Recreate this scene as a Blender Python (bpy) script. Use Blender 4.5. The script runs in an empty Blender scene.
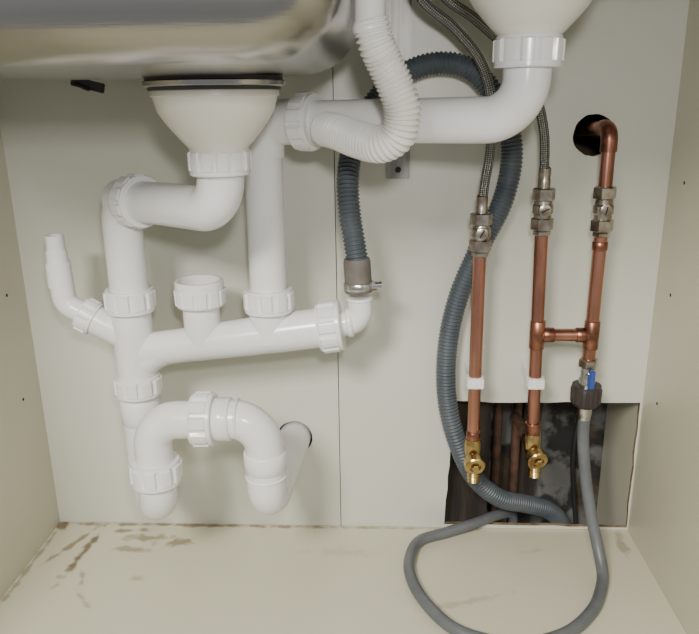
import bpy, bmesh, math, random
from mathutils import Vector, Matrix
random.seed(3)
COL=bpy.context.collection
V=Vector
# ------------------------------------------------------------------ materials
def newmat(name):
    m=bpy.data.materials.new(name); m.use_nodes=True
    nt=m.node_tree; b=nt.nodes['Principled BSDF']
    return m,nt,b
def rgb(c): return (c[0],c[1],c[2],1)
def mat(name,col,rough=.5,metal=0,col2=None,nscale=8,bump=0,bscale=60,stretch=(1,1,1),lo=.4,hi=.65,col3=None,n3=7):
    m,nt,b=newmat(name); N=nt.nodes; L=nt.links
    b.inputs['Base Color'].default_value=rgb(col); b.inputs['Roughness'].default_value=rough; b.inputs['Metallic'].default_value=metal
    tc=N.new('ShaderNodeTexCoord'); mp=N.new('ShaderNodeMapping'); mp.inputs['Scale'].default_value=stretch
    L.new(tc.outputs['Object'],mp.inputs['Vector'])
    def layer(cur,c2,sc,lo,hi):
        n=N.new('ShaderNodeTexNoise'); n.inputs['Scale'].default_value=sc; n.inputs['Detail'].default_value=6
        L.new(mp.outputs[0],n.inputs['Vector'])
        mr=N.new('ShaderNodeMapRange'); mr.inputs[1].default_value=lo; mr.inputs[2].default_value=hi
        L.new(n.outputs['Fac'],mr.inputs[0])
        mx=N.new('ShaderNodeMix'); mx.data_type='RGBA'
        if cur is None: mx.inputs[6].default_value=rgb(col)
        else: L.new(cur,mx.inputs[6])
        mx.inputs[7].default_value=rgb(c2)
        L.new(mr.outputs[0],mx.inputs[0]); return mx.outputs[2]
    cur=None
    if col2: cur=layer(cur,col2,nscale,lo,hi)
    if col3: cur=layer(cur,col3,n3,.5,.6)
    if cur is not None: L.new(cur,b.inputs['Base Color'])
    if bump:
        n2=N.new('ShaderNodeTexNoise'); n2.inputs['Scale'].default_value=bscale; n2.inputs['Detail'].default_value=4
        L.new(mp.outputs[0],n2.inputs['Vector'])
        bp=N.new('ShaderNodeBump'); bp.inputs['Strength'].default_value=bump; bp.inputs['Distance'].default_value=.002
        L.new(n2.outputs['Fac'],bp.inputs['Height']); L.new(bp.outputs[0],b.inputs['Normal'])
    return m
M_PVC=mat('white_plastic',(.80,.80,.80),.20,col2=(.75,.75,.73),nscale=14)
M_PVC2=mat('cream_plastic',(.80,.77,.68),.26,col2=(.75,.72,.62),nscale=14)
M_HOSEW=mat('white_hose_plastic',(.82,.81,.77),.35,col2=(.74,.72,.66),nscale=20)
M_BACK=mat('back_panel_laminate',(.62,.62,.55),.36,col2=(.585,.585,.51),nscale=3,bump=.05,bscale=220)
M_SIDE=mat('side_panel_laminate',(.60,.58,.46),.40,col2=(.56,.54,.42),nscale=3,bump=.05,bscale=200)
M_COUNTER=mat('worktop_laminate',(.35,.33,.30),.4,col2=(.25,.23,.21),nscale=60)
M_COPPER=mat('copper',(.54,.26,.195),.30,1,col2=(.30,.135,.095),nscale=40,bump=.1,bscale=90,stretch=(1,1,.25),lo=.38,hi=.70)
M_COPPER_DK=mat('copper_tarnished',(.40,.18,.12),.36,1,col2=(.18,.08,.055),nscale=60)
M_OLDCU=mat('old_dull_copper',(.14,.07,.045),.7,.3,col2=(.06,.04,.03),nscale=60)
M_BRASS=mat('brass',(.60,.44,.20),.26,1,col2=(.40,.27,.11),nscale=80)
M_NICKEL=mat('nickel_plate',(.46,.42,.37),.28,1,col2=(.26,.21,.17),nscale=90)
M_CHROME=mat('steel_bright',(.55,.55,.55),.25,1)
M_GREYH=mat('grey_ribbed_rubber',(.065,.08,.095),.42,col2=(.09,.105,.12),nscale=25)
M_INLET=mat('grey_hose_rubber',(.105,.115,.125),.42,col2=(.135,.145,.155),nscale=30)
M_CUFF=mat('dark_rubber_cuff',(.115,.10,.09),.6,col2=(.16,.14,.125),nscale=40)
M_BLACK=mat('black_rubber',(.02,.02,.022),.5)
M_GASK=mat('grey_gasket_rubber',(.05,.05,.052),.5)
M_DKPL=mat('dark_brown_plastic',(.035,.026,.026),.4)
M_BLUE=mat('blue_plastic',(.03,.07,.30),.35)
M_HOLE=mat('hole_dark',(.02,.018,.015),.9)
M_RIM=mat('cut_chipboard_edge',(.30,.22,.13),.9,col2=(.16,.11,.06),nscale=90)
M_BRKT=mat('galvanised_steel',(.34,.33,.31),.45,.6,col2=(.25,.24,.22),nscale=30,stretch=(8,1,.5))
M_STEEL=mat('brushed_stainless',(.43,.415,.39),.25,1,col2=(.37,.355,.33),nscale=5,bump=.08,bscale=60,stretch=(.4,.4,8))
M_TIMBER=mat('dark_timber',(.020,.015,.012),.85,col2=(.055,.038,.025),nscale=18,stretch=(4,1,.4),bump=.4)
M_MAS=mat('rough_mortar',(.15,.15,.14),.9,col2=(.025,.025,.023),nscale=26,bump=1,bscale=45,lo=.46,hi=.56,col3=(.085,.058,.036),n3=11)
# braided hose using uv
def braid_mat():
    m,nt,b=newmat('braided_steel'); N=nt.nodes; L=nt.links
    uv=N.new('ShaderNodeUVMap'); uv.uv_map='UVMap'
    sep=N.new('ShaderNodeSeparateXYZ'); L.new(uv.outputs[0],sep.inputs[0])
    def M(op,a,bb=None):
        n=N.new('ShaderNodeMath'); n.operation=op
        for i,x in enumerate((a,bb)):
            if x is None: continue
            if isinstance(x,(int,float)): n.inputs[i].default_value=x
            else: L.new(x,n.inputs[i])
        return n.outputs[0]
    a=M('MULTIPLY',sep.outputs[0],6*2*math.pi); v=M('MULTIPLY',sep.outputs[1],1400)
    s1=M('SINE',M('ADD',a,v)); s2=M('SINE',M('SUBTRACT',a,v))
    p=M('MULTIPLY',s1,s2)
    mr=N.new('ShaderNodeMapRange'); mr.inputs[1].default_value=-.5; mr.inputs[2].default_value=.5; L.new(p,mr.inputs[0])
    mx=N.new('ShaderNodeMix'); mx.data_type='RGBA'; mx.inputs[6].default_value=(.09,.09,.09,1); mx.inputs[7].default_value=(.38,.37,.36,1)
    L.new(mr.outputs[0],mx.inputs[0]); L.new(mx.outputs[2],b.inputs['Base Color'])
    b.inputs['Metallic'].default_value=.9; b.inputs['Roughness'].default_value=.35
    bp=N.new('ShaderNodeBump'); bp.inputs['Distance'].default_value=.0008; bp.inputs['Strength'].default_value=.7
    L.new(p,bp.inputs['Height']); L.new(bp.outputs[0],b.inputs['Normal'])
    return m
M_BRAID=braid_mat()
# floor with dirt marks (real dirt on the board)
def floor_mat():
    m,nt,b=newmat('cabinet_floor_laminate'); N=nt.nodes; L=nt.links
    tc=N.new('ShaderNodeTexCoord'); b.inputs['Roughness'].default_value=.33
    n=N.new('ShaderNodeTexNoise'); n.inputs['Scale'].default_value=60; n.inputs['Detail'].default_value=8; L.new(tc.outputs['Object'],n.inputs['Vector'])
    nb=N.new('ShaderNodeTexNoise'); nb.inputs['Scale'].default_value=4; nb.inputs['Detail'].default_value=4; L.new(tc.outputs['Object'],nb.inputs['Vector'])
    base=N.new('ShaderNodeMix'); base.data_type='RGBA'; base.inputs[6].default_value=(.66,.64,.50,1); base.inputs[7].default_value=(.59,.56,.43,1)
    L.new(nb.outputs['Fac'],base.inputs[0])
    cur=base.outputs[2]
    stains=[(-.392,-.075,.006,.062,-.12,(.15,.10,.045),.9),(-.412,-.05,.005,.055,-.45,(.24,.17,.09),.8),(-.312,-.035,.045,.009,0,(.26,.21,.11),.8),(-.275,-.045,.03,.008,.1,(.24,.18,.10),.8),(-.330,-.062,.030,.007,-.1,(.28,.22,.12),.7),
            (-.350,-.02,.03,.006,.1,(.22,.16,.09),.8),(-.25,-.004,.22,.0042,0,(.24,.17,.09),.9),(.02,-.004,.12,.003,0,(.34,.27,.16),.7),(-.445,-.006,.014,.014,0,(.16,.10,.05),.9),(.315,-.03,.008,.03,0,(.36,.30,.20),.7),(.10,-.15,.05,.006,.3,(.42,.38,.27),.6),(-.448,-.10,.004,.12,0,(.28,.21,.12),.7),(-.05,-.06,.05,.010,0,(.48,.44,.33),.5),(-.372,-.12,.005,.02,.4,(.28,.21,.12),.7),(-.30,-.12,.012,.006,.2,(.36,.30,.19),.6),(-.355,-.16,.004,.02,.8,(.36,.30,.19),.6),(.20,-.05,.02,.005,.2,(.44,.40,.30),.5)]
    for (x,y,sx,sy,rot,c,op) in stains:
        mp=N.new('ShaderNodeMapping'); mp.vector_type='TEXTURE'
        mp.inputs['Location'].default_value=(x,y,0); mp.inputs['Rotation'].default_value=(0,0,rot); mp.inputs['Scale'].default_value=(sx,sy,1)
        L.new(tc.outputs['Object'],mp.inputs['Vector'])
        ln=N.new('ShaderNodeVectorMath'); ln.operation='LENGTH'; L.new(mp.outputs[0],ln.inputs[0])
        ad=N.new('ShaderNodeMath'); ad.operation='MULTIPLY_ADD'; ad.inputs[1].default_value=3.2; L.new(n.outputs['Fac'],ad.inputs[0])
        L.new(ln.outputs['Value'],ad.inputs[2])
        mr=N.new('ShaderNodeMapRange'); mr.inputs[1].default_value=2.65; mr.inputs[2].default_value=1.9; mr.inputs[3].default_value=0; mr.inputs[4].default_value=op
        L.new(ad.outputs[0],mr.inputs[0])
        mx=N.new('ShaderNodeMix'); mx.data_type='RGBA'; L.new(mr.outputs[0],mx.inputs[0]); L.new(cur,mx.inputs[6]); mx.inputs[7].default_value=rgb(c)
        cur=mx.outputs[2]
    L.new(cur,b.inputs['Base Color'])
    return m
M_FLOOR=floor_mat()
# ------------------------------------------------------------------ helpers
def finish(name,verts,faces,m,parent=None,smooth=True,angle=35,uvs=None):
    me=bpy.data.meshes.new(name); me.from_pydata([tuple(v) for v in verts],[],faces)
    me.materials.append(m)
    bm=bmesh.new(); bm.from_mesh(me); bmesh.ops.recalc_face_normals(bm,faces=bm.faces); bm.to_mesh(me); bm.free()
    if smooth:
        me.polygons.foreach_set('use_smooth',[True]*len(me.polygons))
        me.set_sharp_from_angle(angle=math.radians(angle))
    ob=bpy.data.objects.new(name,me); COL.objects.link(ob)
    if parent: ob.parent=parent
    return ob
def empty(name):
    e=bpy.data.objects.new(name,None); COL.objects.link(e); e.empty_display_size=.02; return e
def resample(pts,step):
    pts=[V(p) for p in pts]; L=[0]
    for a,b in zip(pts,pts[1:]): L.append(L[-1]+(b-a).length)
    n=max(2,int(L[-1]/step)); j=0; out=[]
    for i in range(n+1):
        s=L[-1]*i/n
        while j<len(pts)-2 and L[j+1]<s: j+=1
        d=L[j+1]-L[j]; t=0 if d==0 else (s-L[j])/d
        out.append(pts[j].lerp(pts[j+1],min(1,max(0,t))))
    return out
def spline(pts,n=14):
    P=[V(p) for p in pts]; P=[P[0]*2-P[1]]+P+[P[-1]*2-P[-2]]; out=[]
    for i in range(1,len(P)-2):
        p0,p1,p2,p3=P[i-1:i+3]
        def tj(ti,a,b): return ti+max(1e-6,(b-a).length)**.5
        t0=0;t1=tj(t0,p0,p1);t2=tj(t1,p1,p2);t3=tj(t2,p2,p3)
        for k in range(n):
            t=t1+(t2-t1)*k/n
            A1=p0*((t1-t)/(t1-t0))+p1*((t-t0)/(t1-t0)); A2=p1*((t2-t)/(t2-t1))+p2*((t-t1)/(t2-t1)); A3=p2*((t3-t)/(t3-t2))+p3*((t-t2)/(t3-t2))
            B1=A1*((t2-t)/(t2-t0))+A2*((t-t0)/(t2-t0)); B2=A2*((t3-t)/(t3-t1))+A3*((t-t1)/(t3-t1))
            out.append(B1*((t2-t)/(t2-t1))+B2*((t-t1)/(t2-t1)))
    out.append(P[-2]); return out
def fillet(pts,rad,n=10):
    P=[V(p) for p in pts]; out=[P[0]]
    if not isinstance(rad,(list,tuple)): rad=[rad]*(len(P)-2)
    for i in range(1,len(P)-1):
        a=(P[i-1]-P[i]).normalized(); b=(P[i+1]-P[i]).normalized()
        th=a.angle(b)
        if abs(th-math.pi)<.01: out.append(P[i]); continue
        r=rad[i-1]; d=r/math.tan(th/2)
        cen=P[i]+(a+b).normalized()*(r/math.sin(th/2))
        s=P[i]+a*d-cen; e=P[i]+b*d-cen; ang=s.angle(e)
        for k in range(n+1):
            t=k/n; out.append(cen+(s*math.sin((1-t)*ang)+e*math.sin(t*ang))/math.sin(ang))
    out.append(P[-1]); return out
def sweep(name,pts,r,m,parent=None,seg=28,caps=True,rf=None,angle=40):
    P=[V(p) for p in pts]; n=len(P)
    T=[(P[min(i+1,n-1)]-P[max(i-1,0)]).normalized() for i in range(n)]
    up=V((0,0,1)) if abs(T[0].z)<.9 else V((1,0,0))
    X=T[0].cross(up).normalized(); vs=[]; s=0; S=[]
    for i in range(n):
        if i: 
            s+=(P[i]-P[i-1]).length
            X=(X-T[i]*X.dot(T[i])).normalized()
        Y=T[i].cross(X); S.append(s)
        rr=rf(s,i/(n-1)) if rf else r
        for k in range(seg):
            a=2*math.pi*k/seg; vs.append(P[i]+(X*math.cos(a)+Y*math.sin(a))*rr)
    fs=[];uv=[]
    for i in range(n-1):
        for k in range(seg):
            k2=(k+1)%seg
            fs.append((i*seg+k,i*seg+k2,(i+1)*seg+k2,(i+1)*seg+k))
            uv+=[(k/seg,S[i]),((k+1)/seg,S[i]),((k+1)/seg,S[i+1]),(k/seg,S[i+1])]
    if caps:
        fs.append(tuple(range(seg))); fs.append(tuple((n-1)*seg+k for k in range(seg))); uv+=[(0,0)]*(2*seg)
    me=bpy.data.meshes.new(name); me.from_pydata([tuple(v) for v in vs],[],fs)
    ul=me.uv_layers.new(name='UVMap')
    for li,u in enumerate(uv): ul.data[li].uv=u
    me.materials.append(m)
    bm=bmesh.new(); bm.from_mesh(me); bmesh.ops.recalc_face_normals(bm,faces=bm.faces); bm.to_mesh(me); bm.free()
    me.polygons.foreach_set('use_smooth',[True]*len(me.polygons)); me.set_sharp_from_angle(angle=math.radians(angle))
    ob=bpy.data.objects.new(name,me); COL.objects.link(ob)
    if parent: ob.parent=parent
    return ob
def corr(r,amp,pitch):
    return lambda s,t: r+amp*(math.sin(2*math.pi*s/pitch))
def lathe(name,o,axis,prof,m,parent=None,seg=48,mod=None,smooth=True,angle=30,cap=True):
    """prof: list of (height along axis, radius[, lobed])"""
    o=V(o); A=V(axis).normalized(); up=V((0,0,1)) if abs(A.z)<.9 else V((0,1,0))
    X=A.cross(up).normalized(); Y=A.cross(X); vs=[];fs=[]
    for p in prof:
        lob=len(p)>2 and p[2]
        for k in range(seg):
            a=2*math.pi*k/seg; rr=p[1]*(mod(k/seg) if (mod and lob) else 1)
            vs.append(o+A*p[0]+(X*math.cos(a)+Y*math.sin(a))*rr)
    for i in range(len(prof)-1):
        for k in range(seg):
            k2=(k+1)%seg; fs.append((i*seg+k,i*seg+k2,(i+1)*seg+k2,(i+1)*seg+k))
    if cap:
        fs.append(tuple(range(seg))); fs.append(tuple((len(prof)-1)*seg+k for k in range(seg)))
    return finish(name,vs,fs,m,parent,smooth,angle)
def nut(name,c,axis,r,L,m,parent,lobes=10,flip=1):
    def mod(f):
        q=(f*lobes)%1
        return .90 if q<.24 else (1.0 if .30<q<.94 else .95)
    h=L/2*flip
    prof=[(-h,r*.80),(-h,r*.93),(-h*.92,r*.955),(-h*.62,r*.955),(-h*.60,r*.995,1),(h*.72,r*1.0,1),(h*.82,r*.93),(h,r*.91),(h,r*.80)]
    return lathe(name,c,axis,prof,m,parent,seg=lobes*12,mod=mod,angle=25)
def ring(name,c,axis,r,L,m,parent,b=.0012):
    return lathe(name,c,axis,[(-L/2,r*.8),(-L/2,r-b),(-L/2+b,r),(L/2-b,r),(L/2,r-b),(L/2,r*.8)],m,parent,seg=48,angle=50)
def hexn(name,c,axis,r,L,m,parent):
    return lathe(name,c,axis,[(-L/2,r*.86),(-L/2+.0012,r),(L/2-.0012,r),(L/2,r*.86)],m,parent,seg=6,smooth=False)
def box(name,c,s,m,parent=None,rot=None,bev=.0008):
    bm=bmesh.new(); bmesh.ops.create_cube(bm,size=1); bmesh.ops.scale(bm,vec=V(s),verts=bm.verts)
    if bev: bmesh.ops.bevel(bm,geom=list(bm.edges),offset=bev,segments=2,affect='EDGES')
    if rot: bmesh.ops.rotate(bm,cent=(0,0,0),matrix=rot,verts=bm.verts)
    bmesh.ops.translate(bm,vec=V(c),verts=bm.verts)
    me=bpy.data.meshes.new(name); bm.to_mesh(me); bm.free(); me.materials.append(m)
    ob=bpy.data.objects.new(name,me); COL.objects.link(ob)
    if parent: ob.parent=parent
    return ob
def plate(name,loops,thick,m,to3d,parent=None):
    """flat sheet with cut-outs (2D filled curve turned into mesh)"""
    cu=bpy.data.curves.new(name,'CURVE'); cu.dimensions='2D'; cu.fill_mode='BOTH'; cu.extrude=thick/2
    for lp in loops:
        sp=cu.splines.new('POLY'); sp.points.add(len(lp)-1)
        for i,(x,y) in enumerate(lp): sp.points[i].co=(x,y,0,1)
        sp.use_cyclic_u=True
    tmp=bpy.data.objects.new('tmp',cu); COL.objects.link(tmp)
    dg=bpy.context.evaluated_depsgraph_get(); me=bpy.data.meshes.new_from_object(tmp.evaluated_get(dg))
    bpy.data.objects.remove(tmp); bpy.data.curves.remove(cu)
    for v in me.vertices: v.co=to3d(v.co)
    me.name=name; me.materials.clear(); me.materials.append(m)
    ob=bpy.data.objects.new(name,me); COL.objects.link(ob)
    if parent: ob.parent=parent
    return ob
def circ(x,y,r,n=40,jit=0):
    return [(x+(r+random.uniform(-jit,jit))*math.cos(2*math.pi*i/n),y+(r+random.uniform(-jit,jit))*math.sin(2*math.pi*i/n)) for i in range(n)]
def rrect(x0,x1,y0,y1,r,n=8):
    out=[]
    for cx,cy,a0 in ((x1-r,y1-r,0),(x0+r,y1-r,90),(x0+r,y0+r,180),(x1-r,y0+r,270)):
        for k in range(n+1):
            a=math.radians(a0+90*k/n); out.append((cx+r*math.cos(a),cy+r*math.sin(a)))
    return out
# ------------------------------------------------------------------ cabinet shell
XL,XR=-.453,.332
TOP=.72
def jag(pts,n=10,j=.0010):
    out=[]
    for a,b in zip(pts,pts[1:]+pts[:1]):
        for k in range(n):
            t=k/n; out.append((a[0]+(b[0]-a[0])*t+random.uniform(-j,j),a[1]+(b[1]-a[1])*t+random.uniform(-j,j)))
    return out
SEAM=-.057
back=plate('wall_back',[
    [(XL,0),(SEAM-.0005,0),(SEAM-.0005,TOP),(XL,TOP)],
    circ(-.1165,.134,.0235,jit=.0004),
    [(SEAM+.0005,0),(XR,0),(XR,TOP),(SEAM+.0005,TOP)],
    jag([(.094,.187),(.3290,.187),(.3305,.004),(.084,.006)]),
    circ(.242,.520,.0235,jit=.0006)],.006,M_BACK,lambda c:V((c.x,.003-c.z,c.y)))
back.data.materials.append(M_RIM)
for p in back.data.polygons:
    n=p.normal; c=p.center
    if abs(n.y)<.5 and XL+.005<c.x<XR-.0003 and .002<c.z<TOP-.005 and abs(c.x-SEAM)>.003: p.material_index=1
box('wall_left',(XL-.009,-.215,.35),(.018,.69,.74),M_SIDE,bev=.0005)
box('wall_right',(XR+.009,-.215,.30),(.018,.69,.84),M_SIDE,bev=.0005)
box('floor',((XL+XR)/2,-.28,-.009),(XR-XL,.56,.018),M_FLOOR,bev=.0005)
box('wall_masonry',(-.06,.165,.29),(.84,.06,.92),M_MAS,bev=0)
sp=empty('shelf_pin_holes')
for i,z in enumerate((.206,.342,.47)):
    for y in (-.045,-.40):
        lathe('pin_l%d_%d'%(i,y<-.2),(XL+.0002,y,z),(1,0,0),[(0,.0020),(.0002,.0020)],M_HOLE,sp,seg=16)
        lathe('pin_r%d_%d'%(i,y<-.2),(XR-.0002,y,z),(-1,0,0),[(0,.0020),(.0002,.0020)],M_HOLE,sp,seg=16)
B1=(-.415,-.018,-.43,-.065); B2=(.015,.255,-.37,-.065)
plate('worktop',[[(XL-.018,-.60),(XR+.018,-.60),(XR+.018,.13),(XL-.018,.13)],rrect(B1[0]-.004,B1[1]+.004,B1[2]-.004,B1[3]+.004,.05),rrect(B2[0]-.004,B2[1]+.004,B2[2]-.004,B2[3]+.004,.05)],.036,M_COUNTER,lambda c:V((c.x,c.y,.738+c.z)))
# ------------------------------------------------------------------ sink
sink=empty('stainless_steel_sink')
def bowl(name,B,zb,dc,hz=.042,hx=.055):
    x0,x1,y0,y1=B; zt=.7575; R=.055; vs=[];fs=[]
    specs=[(-.018,zt),(-.001,zt),(0,zt-.004)]
    wall=zt-zb
    for t in (.3,.6,): specs.append((.006*t,zt-(wall-hz)*t))
    ins0=.008
    for k in range(0,11):
        a=math.radians(90*k/10); specs.append((ins0+hx*(1-math.cos(a)),zb+hz-hz*math.sin(a)))
    n=8
    rings=[]
    for ins,z in specs:
        rr=max(.012,R-ins*.5) if ins>=0 else R+.01
        rings.append([(x,y,z) for x,y in rrect(x0+ins,x1-ins,y0+ins,y1-ins,rr,n)])
    m=len(rings[0])
    last=rings[-1]
    for t,zo in ((.35,-.001),(.7,-.002),(1,-.003)):
        rg=[]
        for (x,y,z) in last:
            a=math.atan2(y-dc[1],x-dc[0]); cx=dc[0]+.045*math.cos(a); cy=dc[1]+.045*math.sin(a)
            rg.append((x+(cx-x)*t,y+(cy-y)*t,zb+zo))
        rings.append(rg)
    for rg in rings: vs+=rg
    for i in range(len(rings)-1):
        for k in range(m):
            k2=(k+1)%m; fs.append((i*m+k,i*m+k2,(i+1)*m+k2,(i+1)*m+k))
    ob=finish(name,vs,fs,M_STEEL,sink,True,60)
    s=ob.modifiers.new('thickness','SOLIDIFY'); s.thickness=.0012; s.offset=0
    return ob
bowl('main_bowl',B1,.585,(-.148,-.20))
bowl('half_bowl',B2,.668,(.124,-.20),.03,.04)
box('drainer_edge',(-.0015,-.24,.7585),(.018,.40,.002),M_STEEL,sink)
box('sink_clip',(-.312,-.075,.581),(.036,.003,.010),M_BLACK,sink,rot=Matrix.Rotation(.25,3,'Y'))
box('clip_screw',(-.318,-.078,.579),(.018,.006,.003),M_BLACK,sink,rot=Matrix.Rotation(.4,3,'Y'))
# ------------------------------------------------------------------ strainer wastes
def strainer(x,y,zt,rt,rb,zb,nz0,nz1,nr):
    e=empty('basket_strainer_waste')
    lathe('rubber_gasket',(x,y,zt),(0,0,1),[(.0090,.058),(.0095,.0600),(.0125,.0600),(.0130,.050)],M_BLACK,e,seg=64)
    lathe('steel_flange',(x,y,zt),(0,0,1),[(.0035,.056),(.0038,.0595),(.0050,.0615),(.0085,.0620),(.0092,.0605),(.0095,.055)],M_STEEL,e,seg=64)
    lathe('lower_gasket',(x,y,zt),(0,0,1),[(.0010,.055),(.0012,.0578),(.0034,.0582),(.0036,.055)],M_GASK,e,seg=64)
    H=zt-zb
    lathe('plastic_cup',(x,y,zt),(0,0,1),[(.001,rt*1.05),(-.0035,rt*1.06),(-.0042,rt*1.02),(-H*.18,rt),(-H*.33,rt*.965),(-H*.52,rt*.86),(-H*.70,rt*.735),(-H*.86,rt*.61),(-H,rb),(-H-.01,rb)],M_PVC2,e,seg=72,angle=50)
    nut('waste_nut',(x,y,(nz0+nz1)/2),(0,0,1),nr,nz1-nz0,M_PVC,e,lobes=12)
    return e
s1=strainer(-.148,-.20,.5700,.0535,.0265,.522,.498,.5215,.0285)
s2=strainer(.124,-.20,.656,.0535,.0265,.612,.586,.6115,.0300)
# ------------------------------------------------------------------ white waste pipework
wp=empty('waste_pipework')
RP=.0203
sweep('trap_elbow',fillet([(-.148,-.20,.505),(-.148,-.20,.465),(-.285,-.09,.462)],.032,14),.0215,M_PVC,wp,seg=40)
dirn=(V((-.285,-.09,.462))-V((-.148,-.20,.465))).normalized()
c0=V((-.285,-.09,.462))
sweep('stack_elbow',fillet([c0-dirn*.034,c0,(-.285,-.09,.34)],.026,14),.0215,M_PVC,wp,seg=40)
nut('elbow_nut',c0-dirn*.034,dirn,.0285,.022,M_PVC,wp)
ring('elbow_lip',c0-dirn*.019,dirn,.0245,.006,M_PVC,wp)
nut('stack_nut_upper',(-.2855,-.09,.349),(0,0,1),.0285,.026,M_PVC,wp)
sweep('stack_tee_body',[(-.286,-.09,.342),(-.286,-.09,.25)],.0225,M_PVC,wp,seg=40)
nut('stack_nut_lower',(-.2865,-.09,.246),(0,0,1),.0275,.024,M_PVC,wp)
ma=V((-.286,-.09,.287)); mb=V((-.059,-.09,.318)); md=(mb-ma).normalized()
sweep('manifold',[ma,ma+md*.06,mb-md*.055,mb-md*.05,mb-md*.012],0,M_PVC,wp,seg=40,rf=lambda s,t:.0198 if s<.172 else .0225)
sweep('swept_junction',spline([(-.286,-.09,.262),(-.276,-.09,.276),(-.255,-.09,.289),(-.235,-.09,.294)],8),.019,M_PVC,wp,seg=36)
nut('manifold_end_nut',mb,md,.0300,.026,M_PVC,wp,flip=-1)
sweep('hose_spigot_elbow',fillet([mb,(-.024,-.09,.325),(-.026,-.09,.352)],.016,12),.0140,M_PVC,wp,seg=32)
ring('spigot_collar',(-.037,-.09,.3225),md,.0165,.007,M_PVC,wp)
ring('spigot_barb',(-.026,-.09,.350),(0,0,1),.0150,.004,M_PVC,wp)
sweep('cup_stub',[(-.205,-.09,.300),(-.205,-.09,.348)],.0205,M_PVC,wp,seg=36,caps=False)
def cupm(f):
    q=(f*12)%1; return .93 if q<.25 else 1.0
lathe('cup_inlet_nut',(-.205,-.09,.343),(0,0,1),[(0,.020),(0,.0262),(.002,.0272),(.0025,.0282,1),(.018,.0288,1),(.019,.0272),(.028,.0270),(.029,.0262),(.029,.0235),(.028,.0225),(.004,.0205),(.003,.001)],M_PVC,wp,seg=144,mod=cupm,cap=False)
sweep('down_pipe_socket',[(-.128,-.09,.302),(-.128,-.09,.345)],.0222,M_PVC,wp,seg=36)
nut('down_pipe_nut',(-.1275,-.09,.349),(0,0,1),.0285,.026,M_PVC,wp)
pd=(V((.124,-.20,.543))-V((-.126,-.09,.541))).normalized()
k0=V((-.126,-.09,.541))
sweep('down_pipe',fillet([(-.1275,-.09,.345),k0,k0+pd*.06],.024,14),RP,M_PVC,wp,seg=40)
sweep('bend_socket',fillet([(-.1262,-.09,.505),k0,k0+pd*.045],.026,14),.0228,M_PVC,wp,seg=40)
nut('union_nut',k0+pd*.054,pd,.0290,.022,M_PVC,wp,flip=-1)
sweep('cross_pipe',fillet([k0+pd*.045,(.124,-.20,.543),(.124,-.20,.60)],.036,16),.0205,M_PVC,wp,seg=40)
sweep('side_branch',[(-.286,-.09,.302),(-.342,-.09,.333)],.0172,M_PVC,wp,seg=32)
nut('side_branch_nut',(-.336,-.09,.3295),(-.87,0,.49),.0205,.018,M_PVC,wp,lobes=8)
sweep('side_elbow',fillet([(-.325,-.09,.3235),(-.361,-.09,.344),(-.363,-.09,.393)],.018,12),.0132,M_PVC,wp,seg=32)
lathe('stepped_spigot',(-.363,-.09,.365),(0,0,1),[(0,.0138),(.026,.0136),(.028,.0118),(.040,.0116),(.042,.0102),(.058,.0100),(.058,.008),(.045,.008)],M_PVC,wp,seg=36)
# ------------------------------------------------------------------ running trap
tr=empty('p_trap')
FL=(-.2505,-.16)
sweep('inlet_leg_and_u_bend',fillet([(-.2868,-.09,.234),(-.288,-.09,.122),(FL[0],FL[1],.122),(FL[0],FL[1],.175)],.028,14),.0210,M_PVC,tr,seg=40)
ring('inlet_socket',(-.287,-.09,.214),(0,0,1),.0228,.03,M_PVC,tr)
nut('u_bend_nut',(FL[0],FL[1],.172),(0,0,1),.0285,.027,M_PVC,tr)
sweep('riser_bend',fillet([(FL[0],FL[1],.175),(FL[0],FL[1],.233),(-.185,-.16,.235)],.030,14),.0205,M_PVC,tr,seg=40)
nut('centre_nut',(-.192,-.16,.2345),(1,0,.02),.0300,.024,M_PVC,tr,flip=-1)
ring('centre_collar',(-.172,-.16,.235),(1,0,.02),.0235,.020,M_PVC,tr)
sweep('outlet_bend',fillet([(-.185,-.16,.2345),(-.128,-.16,.236),(-.128,-.16,.190)],.034,14),.0212,M_PVC,tr,seg=40)
ring('outlet_lip',(-.155,-.16,.2355),(1,0,.02),.0225,.003,M_PVC,tr)
ring('outlet_socket',(-.128,-.16,.187),(0,0,1),.0232,.022,M_PVC,tr)
sweep('wall_bend',fillet([(-.128,-.16,.20),(-.128,-.16,.131),(-.113,.06,.134)],.026,14),.0215,M_PVC,tr,seg=40)
ring('wall_bend_lip',(-.128,-.16,.168),(0,0,1),.0228,.003,M_PVC,tr)
# ------------------------------------------------------------------ white overflow hose
oh=empty('overflow_hose')
hp=spline([(-.010,-.24,.622),(-.006,-.24,.606),(.000,-.235,.593),(.009,-.23,.575),(.0165,-.225,.553),(.013,-.22,.533),(.000,-.212,.5245),(-.022,-.19,.527),(-.042,-.165,.533),(-.056,-.140,.535)],12)
hp=resample(hp,.00045)
sweep('ribbed_hose',hp,0,M_HOSEW,oh,seg=40,rf=lambda s,t:.0136+.0018*min(1,t*1.6)+.0013*math.copysign(abs(math.sin(2*math.pi*s/.0040))**.6,math.sin(2*math.pi*s/.0040)),angle=180)
lathe('smooth_cuff',(-.0105,-.24,.616),(0,0,1),[(-.004,.0135),(0,.0145),(.004,.0135),(.006,.0125),(.10,.0125)],M_HOSEW,oh,seg=40)
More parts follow.
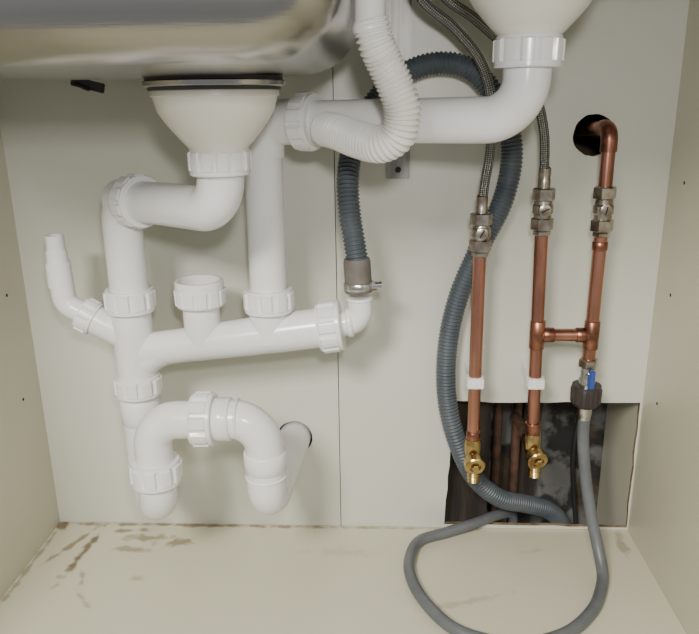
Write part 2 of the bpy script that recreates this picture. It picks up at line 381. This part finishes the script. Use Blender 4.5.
# ------------------------------------------------------------------ dark drain hose
dh=empty('appliance_drain_hose')
pts=[(-.0265,-.09,.385),(-.031,-.088,.415),(-.0355,-.082,.442),(-.038,-.070,.478),(-.034,-.052,.509),(-.017,-.036,.549),(.019,-.030,.586),(.057,-.028,.599),(.095,-.028,.592),(.129,-.026,.555),(.1455,-.024,.506),(.139,-.022,.451),(.114,-.020,.393),(.091,-.020,.332),(.080,-.020,.269),(.081,-.022,.202),(.094,-.026,.147),(.120,-.022,.090),(.157,-.006,.050),(.198,.018,.027),(.235,.040,.004),(.262,.062,-.035),(.272,.075,-.09)]
hp=resample(spline(pts,16),.0006)
sweep('ribbed_hose',hp,0,M_GREYH,dh,seg=28,rf=corr(.0116,.0009,.0044),angle=180)
lathe('rubber_cuff',(-.0262,-.09,.358),(-.06,.02,1),[(0,.0150),(.002,.0162),(.010,.0162),(.012,.0150),(.034,.0150),(.038,.0138),(.038,.012)],M_CUFF,dh,seg=40)
ring('hose_clamp',(-.0262,-.09,.3655),(-.06,.02,1),.0170,.008,M_CHROME,dh,b=.0004)
lathe('clamp_screw',(-.012,-.096,.3665),(1,-.2,.1),[(0,.0040),(.008,.0040),(.008,.0045),(.012,.0045)],M_CHROME,dh,seg=12)
box('clamp_screw_housing',(-.010,-.096,.3665),(.008,.007,.009),M_NICKEL,dh)
# ------------------------------------------------------------------ braided hoses
def braided(pts):
    e=empty('braided_tap_hose')
    sweep('braid',resample(spline(pts,12),.002),.0052,M_BRAID,e,seg=20,angle=180)
    x,y,z=pts[-1]
    lathe('ferrule',(x,y,z-.004),(0,0,1),[(0,.0068),(.010,.0068),(.012,.0062),(.016,.0068),(.022,.0066),(.024,.005)],M_NICKEL,e,seg=28)
braided([(.020,-.10,.70),(.036,-.085,.659),(.074,-.066,.630),(.101,-.06,.600),(.114,-.06,.565),(.116,-.058,.508),(.1115,-.056,.466),(.110,-.055,.440)])
braided([(.030,-.10,.71),(.058,-.08,.662),(.094,-.066,.639),(.130,-.06,.609),(.158,-.06,.570),(.172,-.058,.529),(.177,-.055,.470)])
# ------------------------------------------------------------------ isolation valves
def isov(x,y,z0,z1,tilt=0):
    e=empty('isolation_valve'); n=.014; zc=(z0+z1)/2
    hexn('nut_top',(x,y,z1-n/2),(0,0,1),.0125,n,M_NICKEL,e)
    hexn('nut_bottom',(x,y,z0+n/2),(0,0,1),.0125,n,M_NICKEL,e)
    lathe('body',(x,y,zc),(0,0,1),[(-.5*(z1-z0)+n-.001,.0095),(-.006,.0098),(-.004,.0112),(.004,.0112),(.006,.0098),(.5*(z1-z0)-n+.001,.0095)],M_NICKEL,e,seg=28)
    lathe('screw_boss',(x,y-.008,zc),(0,-1,0),[(0,.0068),(.0045,.0068),(.005,.0058)],M_NICKEL,e,seg=24)
    box('screw_slot',(x,y-.0131,zc),(.0014,.0006,.0095),M_HOLE,e,rot=Matrix.Rotation(.5+tilt,3,'Y'),bev=0)
    hexn('compression_ring',(x,y,z0-.003),(0,0,1),.0095,.006,M_NICKEL,e)
isov(.110,-.055,.396,.440); isov(.1775,-.055,.420,.467,.6); isov(.2435,-.055,.418,.468,-.3)
# ------------------------------------------------------------------ copper pipework
RC=.0075
def brass_cock(x,y,z,dx):
    e=empty('brass_drain_cock')
    lathe('socket',(x,y,z-.006),(0,0,1),[(-.006,.0085),(0,.0100),(.012,.0100),(.014,.0092),(.016,.0092)],M_BRASS,e,seg=28)
    ax=V((dx,-.75,-.20)).normalized(); o=V((x,y,z-.012))
    lathe('body',o,ax,[(-.008,.007),(0,.0088),(.010,.0090),(.012,.0125),(.021,.0125),(.0225,.0112),(.0225,.007),(.0205,.0065)],M_BRASS,e,seg=36)
    lathe('spindle',o,ax,[(.019,.0052),(.025,.0050),(.026,.004)],M_BRASS,e,seg=6,smooth=False)
    t=o+ax*.010
    lathe('ribbed_outlet',t,(dx*.2,-.12,-1),[(0,.0075),(.012,.0075),(.012,.0064),(.015,.0082),(.016,.0064),(.019,.0082),(.020,.0064),(.023,.0080),(.024,.0062),(.027,.0074),(.028,.0045),(.020,.004)],M_BRASS,e,seg=28)
c1=empty('copper_pipe'); sweep('pipe',[(.110,-.055,.398),(.111,-.055,.155)],RC,M_COPPER,c1,seg=28)
ring('solder_sleeve',(.111,-.055,.166),(0,0,1),.0087,.014,M_COPPER_DK,c1,b=.0006)
c2=empty('copper_pipe'); sweep('pipe',[(.1775,-.055,.425),(.183,-.055,.165)],RC,M_COPPER,c2,seg=28)
ring('tee_sleeve',(.1805,-.055,.297),(0,0,1),.0088,.034,M_COPPER_DK,c2,b=.0006)
sweep('bridge_pipe',[(.181,-.055,.2965),(.2435,-.055,.2965)],RC,M_COPPER,c2,seg=28)
ring('tee_branch_sleeve',(.1935,-.055,.2965),(1,0,0),.0088,.013,M_COPPER_DK,c2,b=.0006)
ring('tee_branch_sleeve_far',(.231,-.055,.2965),(1,0,0),.0088,.012,M_COPPER_DK,c2,b=.0006)
sweep('elbow',fillet([(.183,-.055,.185),(.1835,-.055,.158),(.1835,-.030,.150)],.010,8),.0088,M_COPPER_DK,c2,seg=28)
ring('elbow_lip',(.1828,-.055,.183),(0,0,1),.0094,.003,M_COPPER,c2,b=.0004)
c3=empty('copper_pipe')
sweep('pipe',fillet([(.232,.095,.522),(.243,-.055,.530),(.2435,-.055,.425)],.014,10),RC,M_COPPER,c3,seg=28)
sweep('elbow_sleeve',fillet([(.2415,-.035,.529),(.243,-.055,.530),(.2432,-.055,.505)],.013,10),.0090,M_COPPER_DK,c3,seg=28)
sweep('lower_pipe',[(.2435,-.055,.425),(.2425,-.055,.262)],RC,M_COPPER,c3,seg=28)
ring('tee_sleeve',(.2430,-.055,.297),(0,0,1),.0088,.034,M_COPPER_DK,c3,b=.0006)
ring('upper_sleeve',(.2434,-.055,.402),(0,0,1),.0086,.010,M_COPPER_DK,c3,b=.0006)
brass_cock(.111,-.055,.152,.05); brass_cock(.1835,-.055,.160,.14)
for x in (.1105,.1815):
    e=empty('pipe_clip')
    lathe('ring',(x,-.055,.238),(0,0,1),[(-.0065,.0076),(-.0065,.0100),(-.0055,.0108),(.0055,.0108),(.0065,.0100),(.0065,.0076)],M_PVC,e,seg=32)
    box('standoff',(x,-.0245,.238),(.012,.045,.013),M_PVC,e)
    box('jaw',(x,-.0625,.238),(.019,.006,.0125),M_PVC,e)
av=empty('appliance_valve')
hexn('compression_nut',(.2427,-.055,.262),(0,0,1),.0115,.011,M_NICKEL,av)
lathe('body',(.2428,-.055,.232),(0,0,1),[(0,.0095),(.010,.0095),(.013,.0080),(.025,.0080)],M_CHROME,av,seg=28)
lathe('spindle',(.2428,-.055,.247),(0,-1,0),[(.006,.005),(.013,.005)],M_CHROME,av,seg=20)
box('blue_lever',(.2435,-.070,.246),(.0070,.005,.024),M_BLUE,av,bev=.0015)
# ------------------------------------------------------------------ inlet hose
ih=empty('inlet_hose')
def bm_(f):
    q=(f*14)%1; return .94 if q<.3 else 1.
lathe('hand_nut',(.2430,-.055,.209),(0,0,1),[(-.004,.008),(-.002,.0125),(.001,.0150),(.004,.0178,1),(.020,.0182,1),(.022,.0172),(.0255,.0168),(.0255,.009)],M_DKPL,ih,seg=140,mod=bm_)
lathe('crimp',(.2432,-.055,.206),(0,0,-1),[(0,.0084),(.010,.0084),(.012,.0076),(.016,.0076)],M_CHROME,ih,seg=28)
hpts=[(.2432,-.055,.205),(.2435,-.055,.185),(.2445,-.056,.160),(.250,-.064,.110),(.257,-.078,.066),(.263,-.094,.034),(.264,-.115,.014),(.2545,-.140,.0085),(.236,-.172,.0082),(.197,-.209,.0080),(.141,-.226,.0080),(.084,-.209,.0080),(.054,-.172,.0080),(.036,-.125,.0080),(.034,-.085,.0080),(.048,-.045,.0082),(.085,-.026,.0095),(.125,-.010,.0140),(.157,.010,.0140),(.182,.038,.000),(.190,.060,-.035),(.190,.070,-.09)]
sweep('hose',resample(spline(hpts,12),.002),.0070,M_INLET,ih,seg=24,angle=180)
# ------------------------------------------------------------------ wall bracket
wb=empty('wall_bracket')
box('strap',(.018,-.0015,.60),(.027,.003,.255),M_BRKT,wb)
box('upper_web',(.012,-.006,.66),(.004,.012,.13),M_BRKT,wb)
lathe('screw_head',(.018,-.003,.483),(0,-1,0),[(0,.0035),(.001,.0032),(.0018,.002)],M_BLACK,wb,seg=20)
# ------------------------------------------------------------------ things inside the opening
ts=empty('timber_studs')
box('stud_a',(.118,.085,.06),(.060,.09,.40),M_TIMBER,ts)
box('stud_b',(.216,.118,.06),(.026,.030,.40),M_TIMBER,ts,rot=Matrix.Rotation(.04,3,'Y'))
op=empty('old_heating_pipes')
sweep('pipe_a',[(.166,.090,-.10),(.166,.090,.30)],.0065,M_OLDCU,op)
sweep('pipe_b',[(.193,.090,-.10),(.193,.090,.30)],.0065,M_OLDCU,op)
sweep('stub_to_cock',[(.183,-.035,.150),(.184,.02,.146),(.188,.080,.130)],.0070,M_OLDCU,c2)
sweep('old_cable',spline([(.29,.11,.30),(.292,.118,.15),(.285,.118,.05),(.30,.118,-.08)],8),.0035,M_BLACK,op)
# ------------------------------------------------------------------ lights
w=bpy.data.worlds.new('room_light'); bpy.context.scene.world=w; w.use_nodes=True
w.node_tree.nodes['Background'].inputs[0].default_value=(.94,.97,1,1); w.node_tree.nodes['Background'].inputs[1].default_value=.36
def area(name,loc,tgt,size,power,col):
    l=bpy.data.lights.new(name,'AREA'); l.size=size; l.energy=power; l.color=col
    o=bpy.data.objects.new(name,l); COL.objects.link(o); o.location=loc
    o.rotation_euler=(V(tgt)-V(loc)).to_track_quat('-Z','Y').to_euler(); return o
area('room_ceiling_light',(-.45,-1.5,1.22),(-.05,0,.15),.32,30,(1,.96,.87))
area('phone_torch',(.03,-.86,.66),(0,0,.25),.05,2.7,(1,.98,.95))
# ------------------------------------------------------------------ camera
cam=bpy.data.cameras.new('camera'); co=bpy.data.objects.new('camera',cam); COL.objects.link(co)
co.location=(0,-.85,.56); co.rotation_euler=[math.radians(a) for a in (73.099,.718,2.582)]
cam.sensor_width=36; cam.lens=36.46; cam.clip_start=.01
bpy.context.scene.camera=co
